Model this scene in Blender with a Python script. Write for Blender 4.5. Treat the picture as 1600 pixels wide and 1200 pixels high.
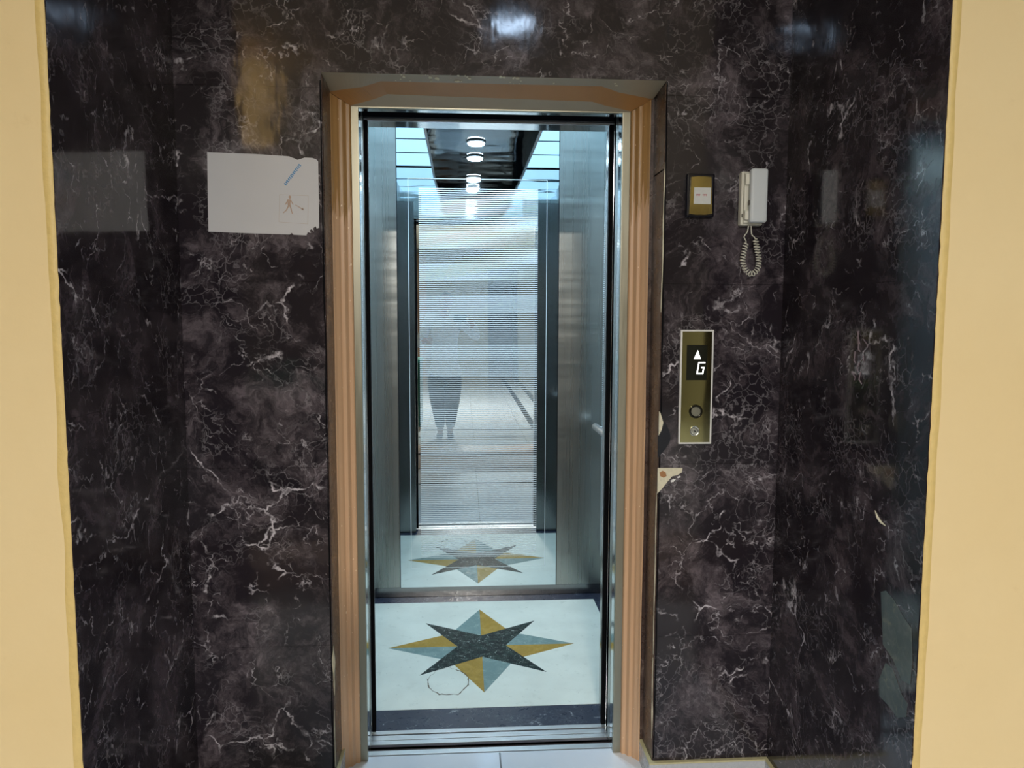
import bpy, bmesh, math, random
from mathutils import Vector, Matrix, noise

# ------------------------------------------------------------------ scene, camera, world
sc = bpy.context.scene
for o in list(bpy.data.objects):
    bpy.data.objects.remove(o, do_unlink=True)
COL = sc.collection
sc.view_settings.view_transform = 'Standard'
sc.view_settings.look = 'None'
sc.view_settings.gamma = 1.0
sc.view_settings.exposure = 0.0
sc.view_settings.use_curve_mapping = False

cam_d = bpy.data.cameras.new('camera')
cam = bpy.data.objects.new('camera', cam_d)
COL.objects.link(cam)
sc.camera = cam
yaw, pitch, roll = math.radians(3.8), math.radians(5.07), math.radians(0.17)
fw = Vector((math.sin(yaw)*math.cos(pitch), math.cos(yaw)*math.cos(pitch), -math.sin(pitch)))
rt = Vector((math.cos(yaw), -math.sin(yaw), 0))
up = rt.cross(fw)
r2 = rt*math.cos(roll) + up*math.sin(roll)
u2 = -rt*math.sin(roll) + up*math.cos(roll)
M = Matrix((r2, u2, -fw)).transposed().to_4x4()
M.translation = Vector((0, 0, 1.6))
cam.matrix_world = M
cam_d.sensor_fit = 'HORIZONTAL'
cam_d.sensor_width = 36.0
cam_d.lens = 1160/1600*36.0
cam_d.clip_start = 0.02
cam_d.clip_end = 100

W = bpy.data.worlds.new('world')
sc.world = W
W.use_nodes = True
W.node_tree.nodes['Background'].inputs[0].default_value = (0.9, 0.85, 0.8, 1)
W.node_tree.nodes['Background'].inputs[1].default_value = 0.05

def area(name, loc, size, power, col, rot=(0, 0, 0), shape='DISK', sy=None):
    l = bpy.data.lights.new(name, 'AREA')
    l.shape = shape
    l.size = size
    if sy: l.size_y = sy
    l.energy = power
    l.color = col
    o = bpy.data.objects.new(name, l)
    COL.objects.link(o)
    o.location = loc
    o.rotation_euler = rot
    return o

WARM = (1.0, 0.95, 0.88)
COOL = (0.66, 0.86, 1.0)
# hall lamps (each sits just under the ceiling fitting built below)
GOLD = (1.0, 0.66, 0.28)
LAMPS = [(0.26, 0.76, 0.20, 3, (0.55, 0.74, 1.0)), (-1.30, 0.02, 0.34, 7, GOLD),
         (0.0, -3.2, 0.52, 380, WARM), (-1.8, -7.0, 0.4, 6, WARM)]  # both unseen, added to light the niche and the mirrored hall
CEIL = 3.2
for i, (x, y, s, p, c) in enumerate(LAMPS):
    if i != 1: area('hall_lamp_light', (x, y, CEIL-0.075), s, p, c)
# lift car downlights
CARLIGHTS = [(0.085, 3.68), (0.085, 3.25)]
for x, y in CARLIGHTS:
    area('car_downlight_light', (x, y, 2.655), 0.09, 11, COOL)

# ------------------------------------------------------------------ materials
def newmat(name):
    m = bpy.data.materials.new(name)
    m.use_nodes = True
    nt = m.node_tree
    return m, nt, nt.nodes['Principled BSDF']

class NB:
    """tiny node builder"""
    def __init__(s, nt): s.nt = nt
    def n(s, t, **kw):
        x = s.nt.nodes.new(t)
        for k, v in kw.items(): setattr(x, k, v)
        return x
    def L(s, a, b): s.nt.links.new(a, b)
    def m(s, op, a, b=None, c=None, clamp=False):
        x = s.nt.nodes.new('ShaderNodeMath'); x.operation = op; x.use_clamp = clamp
        for i, v in enumerate((a, b, c)):
            if v is None: continue
            if isinstance(v, (int, float)): x.inputs[i].default_value = v
            else: s.L(v, x.inputs[i])
        return x.outputs[0]
    def vm(s, op, a, b=None, scale=None):
        x = s.nt.nodes.new('ShaderNodeVectorMath'); x.operation = op
        for i, v in enumerate((a, b)):
            if v is None: continue
            if isinstance(v, tuple): x.inputs[i].default_value = v
            else: s.L(v, x.inputs[i])
        if scale is not None: x.inputs['Scale'].default_value = scale
        return x.outputs[0]
    def pos(s): return s.n('ShaderNodeNewGeometry').outputs['Position']
    def noise(s, vec, scale, detail=4, rough=0.55, dist=0.0, out='Fac'):
        x = s.n('ShaderNodeTexNoise'); s.L(vec, x.inputs['Vector'])
        x.inputs['Scale'].default_value = scale; x.inputs['Detail'].default_value = detail
        x.inputs['Roughness'].default_value = rough; x.inputs['Distortion'].default_value = dist
        return x.outputs[out]
    def edge(s, vec, scale, rnd=1.0):
        x = s.n('ShaderNodeTexVoronoi', feature='DISTANCE_TO_EDGE'); s.L(vec, x.inputs['Vector'])
        x.inputs['Scale'].default_value = scale; x.inputs['Randomness'].default_value = rnd
        return x.outputs['Distance']
    def ramp(s, v, a, b, lo=0.0, hi=1.0, smooth=True):
        x = s.n('ShaderNodeMapRange'); x.interpolation_type = 'SMOOTHSTEP' if smooth else 'LINEAR'
        s.L(v, x.inputs[0]); x.inputs[1].default_value = a; x.inputs[2].default_value = b
        x.inputs[3].default_value = lo; x.inputs[4].default_value = hi
        return x.outputs[0]
    def mix(s, f, a, b):
        x = s.n('ShaderNodeMix', data_type='RGBA')
        for i, v in ((0, f), (6, a), (7, b)):
            if isinstance(v, (int, float)): x.inputs[i].default_value = v
            elif isinstance(v, tuple): x.inputs[i].default_value = (*v, 1) if len(v) == 3 else v
            else: s.L(v, x.inputs[i])
        return x.outputs[2]
    def bump(s, h, strength, dist=0.01):
        x = s.n('ShaderNodeBump'); s.L(h, x.inputs['Height'])
        x.inputs['Strength'].default_value = strength; x.inputs['Distance'].default_value = dist
        return x.outputs[0]

def lin(r, g, b):
    f = lambda c: (c/255/12.92) if c/255 <= 0.04045 else ((c/255+0.055)/1.055)**2.4
    return (f(r), f(g), f(b))

def plain(name, rgb, rough=0.5, metal=0.0, spec=0.5, var=0.0, scale=20, emit=None, estr=0.0, bump=0.0):
    m, nt, b = newmat(name); k = NB(nt)
    b.inputs['Roughness'].default_value = rough
    b.inputs['Metallic'].default_value = metal
    b.inputs['Specular IOR Level'].default_value = spec
    nz = k.noise(k.pos(), scale, 5)
    lo = tuple(c*(1-var) for c in rgb); hi = tuple(min(1, c*(1+var)) for c in rgb)
    k.L(k.mix(nz, lo, hi), b.inputs['Base Color'])
    if bump: k.L(k.bump(nz, bump, 0.003), b.inputs['Normal'])
    if emit:
        b.inputs['Emission Color'].default_value = (*emit, 1)
        b.inputs['Emission Strength'].default_value = estr
    return m

def marble(name, dark, mid, vein, amt=1.0, rough=0.09, wave=0.35, off=(0, 0, 0), seam=True, ior=1.5, sc=1.0):
    m, nt, b = newmat(name); k = NB(nt)
    P = k.vm('ADD', k.vm('SCALE', k.pos(), scale=sc), off) if sc != 1.0 else k.vm('ADD', k.pos(), off)
    w1 = k.vm('SCALE', k.vm('SUBTRACT', k.noise(P, 2.6, 5, out='Color'), (0.5, 0.5, 0.5)), scale=0.34)
    w2 = k.vm('SCALE', k.vm('SUBTRACT', k.noise(P, 14, 4, out='Color'), (0.5, 0.5, 0.5)), scale=0.075)
    Q = k.vm('ADD', k.vm('ADD', P, w1), w2)
    # clouds
    cl = k.noise(Q, 5.0, 10, 0.72, 0.3)
    cloud = k.ramp(cl, 0.44, 0.66)
    fine = k.noise(Q, 24, 6, 0.7, 0.8)
    cloud = k.m('MULTIPLY', cloud, k.ramp(fine, 0.3, 0.75, 0.25, 1.25))
    base = k.mix(cloud, dark, mid)
    # a few larger bright veins, broken up along their length
    w3 = k.vm('SCALE', k.vm('SUBTRACT', k.noise(P, 45, 3, out='Color'), (0.5, 0.5, 0.5)), scale=0.022)
    Q2 = k.vm('ADD', Q, w3)
    e1 = k.edge(Q2, 4.4)
    m1 = k.m('MULTIPLY', k.ramp(k.noise(P, 6.0, 3), 0.54, 0.63), k.ramp(k.noise(P, 30, 3), 0.35, 0.62))
    v1 = k.m('MULTIPLY', k.ramp(e1, 0.0, 0.026, 1.0, 0.0), m1)
    # net of hairline veins
    e2 = k.edge(k.vm('ADD', Q2, (3.1, 1.7, 0.4)), 11)
    m2 = k.m('MULTIPLY', k.ramp(k.noise(P, 11, 4), 0.48, 0.62), k.ramp(k.noise(P, 40, 2), 0.35, 0.65))
    v2 = k.m('MULTIPLY', k.ramp(e2, 0.0, 0.030, 0.62, 0.0), m2)
    e3 = k.edge(k.vm('ADD', Q2, (7.7, 4.2, 2.2)), 25)
    m3 = k.ramp(k.noise(P, 6.5, 4), 0.46, 0.68)
    v3 = k.m('MULTIPLY', k.ramp(e3, 0.0, 0.07, 0.20, 0.0), m3)
    v = k.m('MULTIPLY', k.m('ADD', k.m('ADD', v1, v2), v3), amt, clamp=True)
    col = k.mix(v, base, vein)
    if seam:
        sx = k.n('ShaderNodeSeparateXYZ'); k.L(P, sx.inputs[0])
        d = k.m('ABSOLUTE', k.m('SUBTRACT', k.m('FRACT', k.m('DIVIDE', k.m('SUBTRACT', sx.outputs[2], 0.225), 0.595)), 0.5))
        s = k.ramp(d, 0.0, 0.0022, 0.75, 0.0)
        col = k.mix(s, col, tuple(c*0.35 for c in dark))
    k.L(col, b.inputs['Base Color'])
    b.inputs['IOR'].default_value = ior
    k.L(k.ramp(fine, 0.3, 0.8, rough*0.8, rough*1.5), b.inputs['Roughness'])
    h = k.m('ADD', k.noise(P, 3.5, 2), k.m('MULTIPLY', k.noise(k.vm('MULTIPLY', P, (1, 1, 0.35)), 24, 2), 0.10))
    k.L(k.bump(h, wave, 0.012), b.inputs['Normal'])
    return m

DK, MD, VN = lin(36, 31, 37), lin(108, 99, 105), lin(210, 204, 212)
M_MARB = marble('dark_marble_film', DK, MD, VN)
M_MARBL = marble('dark_marble_film_left', DK, lin(90, 80, 88), VN, off=(3.3, 1.2, 5.1), wave=0.22)
M_MARBR = marble('dark_marble_film_right', DK, lin(92, 82, 88), VN, off=(1.3, 6.2, 2.4), wave=0.22)
M_FILM = marble('brown_marble_return', lin(66, 50, 44), lin(104, 86, 76), lin(150, 132, 120), amt=0.6, rough=0.3, seam=False, off=(2, 2, 2))

def cream_mat():
    m, nt, b = newmat('cream_paint'); k = NB(nt)
    P = k.pos()
    n1 = k.noise(P, 2.2, 5); n2 = k.noise(P, 40, 4)
    c = k.mix(n1, lin(230, 206, 156), lin(238, 218, 174))
    st = k.ramp(k.noise(P, 9, 6, 0.7), 0.62, 0.78)
    c = k.mix(k.m('MULTIPLY', st, 0.25), c, lin(196, 168, 120))
    k.L(c, b.inputs['Base Color']); b.inputs['Roughness'].default_value = 0.5
    b.inputs['Specular IOR Level'].default_value = 0.3
    k.L(k.bump(k.m('ADD', k.noise(P, 6, 3), k.m('MULTIPLY', n2, 0.15)), 0.35, 0.01), b.inputs['Normal'])
    return m
M_CREAM = cream_mat()
M_CREAM_EDGE = plain('cream_paint_edge', lin(222, 196, 130), 0.45, var=0.12, scale=60, bump=0.8)
M_HALLW = plain('greyish_hall_paint', lin(128, 124, 110), 0.6, var=0.05)
M_CEIL = plain('ceiling_paint', lin(240, 228, 205), 0.7, var=0.03)

def tan_mat():
    m, nt, b = newmat('tan_moulding_paint'); k = NB(nt)
    P = k.pos()
    s = k.n('ShaderNodeSeparateXYZ'); k.L(P, s.inputs[0])
    streak = k.noise(k.vm('MULTIPLY', P, (60, 60, 1.2)), 1.0, 4)
    # fresh coat of lighter paint, its ragged upper edge near 2.0 m
    edge = k.m('ADD', s.outputs[2], k.m('MULTIPLY', k.noise(k.vm('MULTIPLY', P, (70, 70, 0.4)), 1.0, 2), 0.45))
    f = k.ramp(edge, 2.20, 2.215, 1.0, 0.0)
    old = k.mix(streak, lin(160, 120, 72), lin(186, 146, 94))
    new = k.mix(streak, lin(202, 160, 122), lin(222, 184, 148))
    c = k.mix(f, old, new)
    chips = k.ramp(k.noise(k.vm('MULTIPLY', P, (1, 1, 0.6)), 95, 2, 0.4), 0.74, 0.76)
    c = k.mix(chips, c, lin(250, 225, 190))
    k.L(c, b.inputs['Base Color']); b.inputs['Roughness'].default_value = 0.32
    k.L(k.bump(streak, 0.25, 0.004), b.inputs['Normal'])
    return m
M_TAN = tan_mat()
M_TANBAND = plain('brown_head_band', lin(176, 128, 78), 0.35, var=0.12, scale=9)
M_HEADGREY = plain('greyish_head_paint', lin(168, 156, 136), 0.4, var=0.08, scale=12)
M_CHIP = plain('exposed_white_plaster', lin(226, 220, 196), 0.8, var=0.15, scale=120, bump=0.8)
M_BLACK = plain('black_rubber', (0.002, 0.002, 0.003), 0.7, spec=0.1)
M_DARKGAP = plain('dark_shaft_metal', (0.004, 0.005, 0.010), 0.6, spec=0.1)

def steel(name, rgb, rough, streak_axis=(1, 1, 90), wave=0.0, grime=0.0, amt=0.12, hwave=0.0):
    m, nt, b = newmat(name); k = NB(nt)
    P = k.pos()
    st = k.noise(k.vm('MULTIPLY', P, streak_axis), 3.0, 4)
    c = k.mix(st, tuple(x*0.86 for x in rgb), rgb)
    if grime:
        s = k.n('ShaderNodeSeparateXYZ'); k.L(P, s.inputs[0])
        g = k.m('MULTIPLY', k.ramp(s.outputs[2], 0.0, 0.55, 1.0, 0.0),
                k.ramp(k.noise(k.vm('MULTIPLY', P, (70, 70, 5)), 1.0, 5, 0.7), 0.56, 0.68))
        c = k.mix(k.m('MULTIPLY', g, grime), c, tuple(x*0.25 for x in rgb))
    k.L(c, b.inputs['Base Color']); b.inputs['Metallic'].default_value = 1
    k.L(k.ramp(st, 0.3, 0.7, rough*(1-amt), rough*(1+amt)), b.inputs['Roughness'])
    if hwave:
        h = k.m('ADD', k.noise(k.vm('MULTIPLY', P, (0.8, 0.8, 9.0)), 1.0, 2), k.noise(P, 3.0, 1))
        k.L(k.bump(h, hwave, 0.008), b.inputs['Normal'])
    elif wave:
        k.L(k.bump(k.noise(P, 4.0, 1), wave, 0.01), b.inputs['Normal'])
    return m
M_STEEL = steel('brushed_steel', (0.38, 0.385, 0.36), 0.28, (40, 40, 0.1), wave=0.10, grime=0.7, amt=0.04, hwave=0.5)
M_STEELPOL = steel('polished_steel', (0.62, 0.66, 0.68), 0.10, (2, 2, 60), wave=0.12)
M_JAMB = steel('landing_frame_steel', (0.40, 0.38, 0.30), 0.34, (60, 60, 2), wave=0.1)
M_ALU = steel('ribbed_aluminium', (0.90, 0.92, 0.95), 0.38, (2, 90, 90))
M_DARKSTEEL = steel('dark_polished_steel', (0.27, 0.27, 0.27), 0.20, (60, 60, 2), wave=0.1)
M_CEILMIRROR = steel('smoked_mirror', (0.10, 0.11, 0.125), 0.06, (3, 3, 3), wave=0.5)

def mirror_mat():
    """clear mirror with frosted horizontal stripes and one engraved rectangle line"""
    m, nt, b = newmat('striped_mirror'); k = NB(nt)
    s = k.n('ShaderNodeSeparateXYZ'); k.L(k.pos(), s.inputs[0])
    X, Y, Z = s.outputs
    side = k.m('GREATER_THAN', k.m('ABSOLUTE', k.m('SUBTRACT', X, 0.1375)), 0.6)     # the side wall panels
    def band(v, a, c):
        return k.m('MULTIPLY', k.m('GREATER_THAN', v, a), k.m('LESS_THAN', v, c))
    inx = k.m('MAXIMUM', band(X, -0.240, 0.419), side)
    inz = band(Z, 0.232, 2.309)
    fr = k.m('FRACT', k.m('DIVIDE', Z, 0.01092))
    stripe = k.m('MULTIPLY', k.m('LESS_THAN', fr, 0.52), k.m('MULTIPLY', inx, inz))
    # engraved line
    o = k.m('MULTIPLY', band(X, -0.298, 0.470), band(Z, 0.170, 2.362))
    i = k.m('MULTIPLY', band(X, -0.2955, 0.4675), band(Z, 0.173, 2.359))
    line = k.m('MULTIPLY', k.m('SUBTRACT', o, i), k.m('SUBTRACT', 1.0, side))
    fac = k.m('MAXIMUM', k.m('MULTIPLY', stripe, 0.88), line, clamp=True)
    b.inputs['Base Color'].default_value = (0.66, 0.74, 0.77, 1)
    b.inputs['Metallic'].default_value = 1; b.inputs['Roughness'].default_value = 0.0
    P = k.pos()
    k.L(k.bump(k.noise(k.vm('MULTIPLY', P, (1, 1, 1)), 1.6, 1), 0.05, 0.01), b.inputs['Normal'])
    fb = k.n('ShaderNodeBsdfPrincipled')
    fb.inputs['Base Color'].default_value = (0.74, 0.84, 0.90, 1)
    fb.inputs['Roughness'].default_value = 0.6
    mx = k.n('ShaderNodeMixShader'); k.L(fac, mx.inputs[0]); k.L(b.outputs[0], mx.inputs[1]); k.L(fb.outputs[0], mx.inputs[2])
    k.L(mx.outputs[0], nt.nodes['Material Output'].inputs[0])
    return m
M_MIRROR = mirror_mat()

M_FLOORW = plain('white_scuffed_tile', lin(226, 232, 224), 0.5, spec=0.3, var=0.16, scale=5)
def scuff(m):
    nt = m.node_tree; k = NB(nt); b = nt.nodes['Principled BSDF']
    P = k.pos(); src = b.inputs['Base Color'].links[0].from_socket
    sp = k.ramp(k.noise(P, 38, 6, 0.75), 0.62, 0.68)
    sp = k.m('MAXIMUM', sp, k.m('MULTIPLY', k.ramp(k.noise(P, 12, 6, 0.8), 0.55, 0.7), 0.5))
    k.L(k.mix(k.m('MULTIPLY', sp, 0.45), src, lin(140, 150, 140)), b.inputs['Base Color'])
scuff(M_FLOORW)
M_STARD = marble('dark_green_marble', lin(20, 34, 36), lin(44, 66, 64), lin(190, 206, 200), amt=1.8, rough=0.5, wave=0.0, sc=4.0, ior=1.22, seam=False, off=(9, 0, 0))
M_STARG = marble('grey_green_marble', lin(120, 146, 146), lin(150, 172, 170), lin(200, 214, 210), amt=0.9, rough=0.5, wave=0.0, sc=3.0, ior=1.25, seam=False)
M_GOLD = marble('gold_marble', lin(166, 136, 62), lin(192, 160, 84), lin(212, 186, 124), amt=0.6, rough=0.5, wave=0.0, sc=3.0, ior=1.25, seam=False)
M_BORDER = marble('dark_border_marble', lin(42, 52, 72), lin(54, 62, 82), lin(196, 204, 210), amt=0.9, rough=0.32, wave=0.0, sc=1.5, seam=False, off=(5, 5, 5))

def tile_mat(name, c1, c2, size, grout, gw=0.004, rough=0.12):
    m, nt, b = newmat(name); k = NB(nt)
    P = k.pos(); s = k.n('ShaderNodeSeparateXYZ'); k.L(P, s.inputs[0])
    dx = k.m('ABSOLUTE', k.m('SUBTRACT', k.m('FRACT', k.m('ADD', k.m('DIVIDE', s.outputs[0], size), 0.28)), 0.5))
    dy = k.m('ABSOLUTE', k.m('SUBTRACT', k.m('FRACT', k.m('ADD', k.m('DIVIDE', s.outputs[1], size), 0.46)), 0.5))
    d = k.m('MINIMUM', dx, dy)
    g = k.ramp(d, gw/size*0.5, gw/size, 1.0, 0.0)
    c = k.mix(k.noise(P, 4, 6, 0.6, 0.5), c1, c2)
    k.L(k.mix(g, c, grout), b.inputs['Base Color'])
    b.inputs['Roughness'].default_value = rough
    return m
M_LAND = tile_mat('white_landing_tile', lin(216, 226, 240), lin(228, 234, 242), 0.6, lin(110, 112, 116))
M_HALLF = tile_mat('white_hall_tile', lin(164, 168, 172), lin(182, 186, 188), 0.6, lin(120, 120, 120))
M_RISER = marble('pinkish_granite_step', lin(214, 194, 184), lin(228, 210, 202), lin(214, 200, 190), amt=0.4, rough=0.25, wave=0, seam=False)
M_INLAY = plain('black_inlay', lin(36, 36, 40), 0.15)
M_SKIRT = marble('pale_marble_skirting', lin(186, 190, 196), lin(206, 208, 208), lin(150, 156, 160), amt=0.5, rough=0.25, wave=0, seam=False)
M_SKIRTTOP = plain('yellowed_skirting_top', lin(196, 190, 150), 0.6, var=0.25, scale=50)

# ------------------------------------------------------------------ mesh helpers
def link(name, bm, mats, parent=None, smooth=False, label=None, kind=None, cat=None, group=None):
    me = bpy.data.meshes.new(name)
    bmesh.ops.recalc_face_normals(bm, faces=bm.faces)
    bm.to_mesh(me); bm.free()
    if not isinstance(mats, (list, tuple)): mats = [mats]
    for m in mats: me.materials.append(m)
    if smooth:
        for p in me.polygons: p.use_smooth = True
    o = bpy.data.objects.new(name, me)
    COL.objects.link(o)
    if parent is not None:
        o.parent = parent
        o.matrix_parent_inverse = parent.matrix_world.inverted()
    if label: o['label'] = label
    if kind: o['kind'] = kind
    if cat: o['category'] = cat
    if group: o['group'] = group
    return o

def thing(name, label, cat, loc=(0, 0, 0), group=None, kind=None):
    o = bpy.data.objects.new(name, None)
    COL.objects.link(o)
    o.location = loc
    o.matrix_world = Matrix.Translation(loc)
    o.empty_display_size = 0.1
    if label: o['label'] = label
    if cat: o['category'] = cat
    if group: o['group'] = group
    if kind: o['kind'] = kind
    return o

def box(bm, x0, x1, y0, y1, z0, z1, bev=0.0, mi=0):
    r = bmesh.ops.create_cube(bm, size=1)
    vs = r['verts']
    for v in vs:
        v.co = Vector(((x0+x1)/2 + v.co.x*(x1-x0), (y0+y1)/2 + v.co.y*(y1-y0), (z0+z1)/2 + v.co.z*(z1-z0)))
    fs = {f for v in vs for f in v.link_faces}
    for f in fs: f.material_index = mi
    if bev:
        es = list({e for v in vs for e in v.link_edges})
        bmesh.ops.bevel(bm, geom=es, offset=bev, segments=3, affect='EDGES', profile=0.6)
    return bm
def nb(): return bmesh.new()

def prism_xz(bm, pts, y0, y1, mi=0):
    """outline in X/Z given real thickness from y0 (towards viewer) to y1"""
    a = [bm.verts.new((x, y0, z)) for x, z in pts]
    b = [bm.verts.new((x, y1, z)) for x, z in pts]
    n = len(pts)
    fs = [bm.faces.new(a), bm.faces.new(b[::-1])]
    for i in range(n): fs.append(bm.faces.new((a[i], b[i], b[(i+1) % n], a[(i+1) % n])))
    for f in fs: f.material_index = mi
    return bm
def prism_xy(bm, pts, z0, z1, mi=0):
    a = [bm.verts.new((x, y, z0)) for x, y in pts]
    b = [bm.verts.new((x, y, z1)) for x, y in pts]
    n = len(pts)
    fs = [bm.faces.new(a), bm.faces.new(b[::-1])]
    for i in range(n): fs.append(bm.faces.new((a[i], b[i], b[(i+1) % n], a[(i+1) % n])))
    for f in fs: f.material_index = mi
    return bm
def prism_yz(bm, pts, x0, x1, mi=0):
    a = [bm.verts.new((x0, y, z)) for y, z in pts]
    b = [bm.verts.new((x1, y, z)) for y, z in pts]
    n = len(pts)
    fs = [bm.faces.new(a), bm.faces.new(b[::-1])]
    for i in range(n): fs.append(bm.faces.new((a[i], b[i], b[(i+1) % n], a[(i+1) % n])))
    for f in fs: f.material_index = mi
    return bm

def tube(bm, pts, r, seg=8, closed_ends=True):
    pts = [Vector(p) for p in pts]
    rings = []
    prev_n = None
    for i, p in enumerate(pts):
        t = (pts[min(i+1, len(pts)-1)] - pts[max(i-1, 0)]).normalized()
        if prev_n is None:
            n = t.orthogonal().normalized()
        else:
            n = (prev_n - t*prev_n.dot(t)).normalized()
        prev_n = n
        bq = t.cross(n)
        rr = r[i] if isinstance(r, (list, tuple)) else r
        rings.append([bm.verts.new(p + (n*math.cos(2*math.pi*k/seg) + bq*math.sin(2*math.pi*k/seg))*rr) for k in range(seg)])
    for a, b in zip(rings, rings[1:]):
        for k in range(seg):
            bm.faces.new((a[k], a[(k+1) % seg], b[(k+1) % seg], b[k]))
    if closed_ends:
        bm.faces.new(rings[0][::-1]); bm.faces.new(rings[-1])
    return bm

def lathe(bm, prof, axis, centre, seg=32, mi=0):
    """prof: list of (radius, height) ; axis 'Y-' points to the viewer, 'Z' up"""
    rings = []
    for r, h in prof:
        ring = []
        for k in range(seg):
            a = 2*math.pi*k/seg
            if axis == 'Y-': co = (centre[0]+r*math.cos(a), centre[1]-h, centre[2]+r*math.sin(a))
            else: co = (centre[0]+r*math.cos(a), centre[1]+r*math.sin(a), centre[2]+h)
            ring.append(bm.verts.new(co))
        rings.append(ring)
    fs = []
    for a, b in zip(rings, rings[1:]):
        for k in range(seg): fs.append(bm.faces.new((a[k], a[(k+1) % seg], b[(k+1) % seg], b[k])))
    fs.append(bm.faces.new(rings[0])); fs.append(bm.faces.new(rings[-1]))
    for f in fs: f.material_index = mi
    return bm

# ------------------------------------------------------------------ the room shell
WL, WR = -0.878, 1.053          # niche side faces
WY = 2.40                       # niche back face
OL, OR, OT = -0.434, 0.650, 2.354   # opening in the niche back
YL, YR = 1.697, 1.600           # front edges of the niche sides

bm = nb()
box(bm, WL-0.3, OL, WY, 2.53, -0.05, CEIL)
box(bm, OR, WR+0.3, WY, 2.53, -0.05, CEIL)
box(bm, OL, OR, WY, 2.53, OT, CEIL)
wall_back = link('wall_back', bm, M_MARB, kind='structure')
# film seams standing a hair proud (overlapping sheets)
bm = nb()
box(bm, -0.876, -0.43, WY-0.0012, WY, 2.452, 3.19)
box(bm, -0.43, 0.65, WY-0.0012, WY, 2.452, 3.19)
link('film_sheet', bm, M_MARB, wall_back)
bm = nb(); box(bm, -0.69, OL-0.001, WY-0.0008, WY, 1.765, 2.447); link('film_sheet', bm, M_MARB, wall_back)
bm = nb(); box(bm, 0.652, 0.83, WY-0.0008, WY, 1.67, 3.19); link('film_sheet', bm, M_MARB, wall_back)

bm = nb(); box(bm, WL-0.010, WL, YL, WY, -0.05, CEIL); wall_nl = link('wall_niche_left', bm, M_MARBL, kind='structure')
bm = nb(); box(bm, WR, WR+0.010, YR, WY, -0.05, CEIL); wall_nr = link('wall_niche_right', bm, M_MARBR, kind='structure')
bm = nb(); box(bm, -3.2, WL-0.010, YL-0.003, 2.53, -0.05, CEIL); wall_l = link('wall_left', bm, M_CREAM, kind='structure')
bm = nb(); box(bm, WR+0.010, 3.2, YR-0.003, 2.53, -0.05, CEIL); wall_r = link('wall_right', bm, M_CREAM, kind='structure')
# rough hand-painted edge where cream meets the film
def paint_edge(x, y, s, parent, seed):
    random.seed(seed)
    bm = nb()
    n = 160; prev = None
    for i in range(n+1):
        z = i/n*CEIL
        w = 0.020 + 0.006*noise.noise((seed, z*6, 0))
        t = 0.0030 + 0.0016*noise.noise((seed, z*22, 3))
        inn = 0.0025*noise.noise((seed, z*35, 7)) + 0.001
        a = bm.verts.new((x + s*inn, y, z)); b = bm.verts.new((x + s*(inn-0.004), y-t, z))
        c = bm.verts.new((x - s*w*0.6, y-t*0.9, z)); d = bm.verts.new((x - s*w, y+0.0005, z))
        if prev:
            for j in range(3): bm.faces.new((prev[j], prev[j+1], (b, c, d)[j], (a, b, c)[j]))
        prev = (a, b, c, d)
    link('paint_bead', bm, M_CREAM_EDGE, parent, smooth=True)
paint_edge(WL-0.002, YL-0.003, 1, wall_l, 1)
paint_edge(WR+0.002, YR-0.003, -1, wall_r, 2)

HY = -9.2
bm = nb(); box(bm, -3.3, -3.2, HY, 2.53, -0.05, CEIL); link('wall_hall_left', bm, M_HALLW, kind='structure')
bm = nb(); box(bm, 3.2, 3.3, HY, 2.53, -0.05, CEIL); link('wall_hall_right', bm, M_HALLW, kind='structure')
# far wall with a dark passage
bm = nb()
box(bm, -3.3, 0.60, HY-0.2, HY, 0.14, CEIL)
box(bm, 1.30, 3.3, HY-0.2, HY, 0.14, CEIL)
box(bm, 0.60, 1.30, HY-0.2, HY, 2.75, CEIL)
wall_far = link('wall_hall_far', bm, M_HALLW, kind='structure')
bm = nb(); box(bm, 0.55, 1.35, HY-2.0, HY-1.9, 0.14, 2.8); link('passage_back', bm, plain('dark_blue_passage', lin(40, 52, 74), 0.4), wall_far)
bm = nb(); box(bm, 0.52, 0.60, HY-2.0, HY-0.2, 0.14, 2.8); box(bm, 1.30, 1.38, HY-2.0, HY-0.2, 0.14, 2.8); box(bm, 0.5, 1.4, HY-2.0, HY-0.2, 2.75, 2.85)
link('passage_side', bm, plain('dark_passage_side', lin(60, 66, 80), 0.5), wall_far)
bm = nb(); box(bm, -3.3, 3.3, HY-2.1, 2.56, CEIL, CEIL+0.1); link('ceiling', bm, M_CEIL, kind='structure')
# floors
bm = nb(); box(bm, -3.3, 3.3, 0.45, 2.610, -0.10, 0.0); floor = link('floor', bm, M_LAND, kind='structure')
bm = nb(); box(bm, -3.3, 3.3, HY-2.1, 0.47, -0.10, 0.165); link('hall_floor_base', bm, M_HALLF, floor)
bm = nb(); box(bm, -3.3, 3.3, 0.470, 0.480, 0.0, 0.160); link('step_riser', bm, M_RISER, floor)
bm = nb(); box(bm, -3.3, 3.3, 0.12, 0.500, 0.165, 0.190, 0.004); link('step_tread', bm, M_RISER, floor)
bm = nb(); box(bm, -3.3, 3.3, HY-2.1, 0.11, 0.165, 0.190); link('hall_floor_tiles', bm, M_HALLF, floor)
for y0, y1 in ((-0.46, -0.42), (-1.02, -0.98), (0.112, 0.118)):
    bm = nb(); box(bm, -3.2, 3.2, y0, y1, 0.186, 0.1915); link('black_inlay', bm, M_INLAY, floor)
for x0, x1 in ((0.88, 0.96), (1.17, 1.27)):
    bm = nb(); box(bm, x0, x1, HY, -1.02, 0.186, 0.1915); link('black_inlay', bm, M_INLAY, floor)
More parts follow.
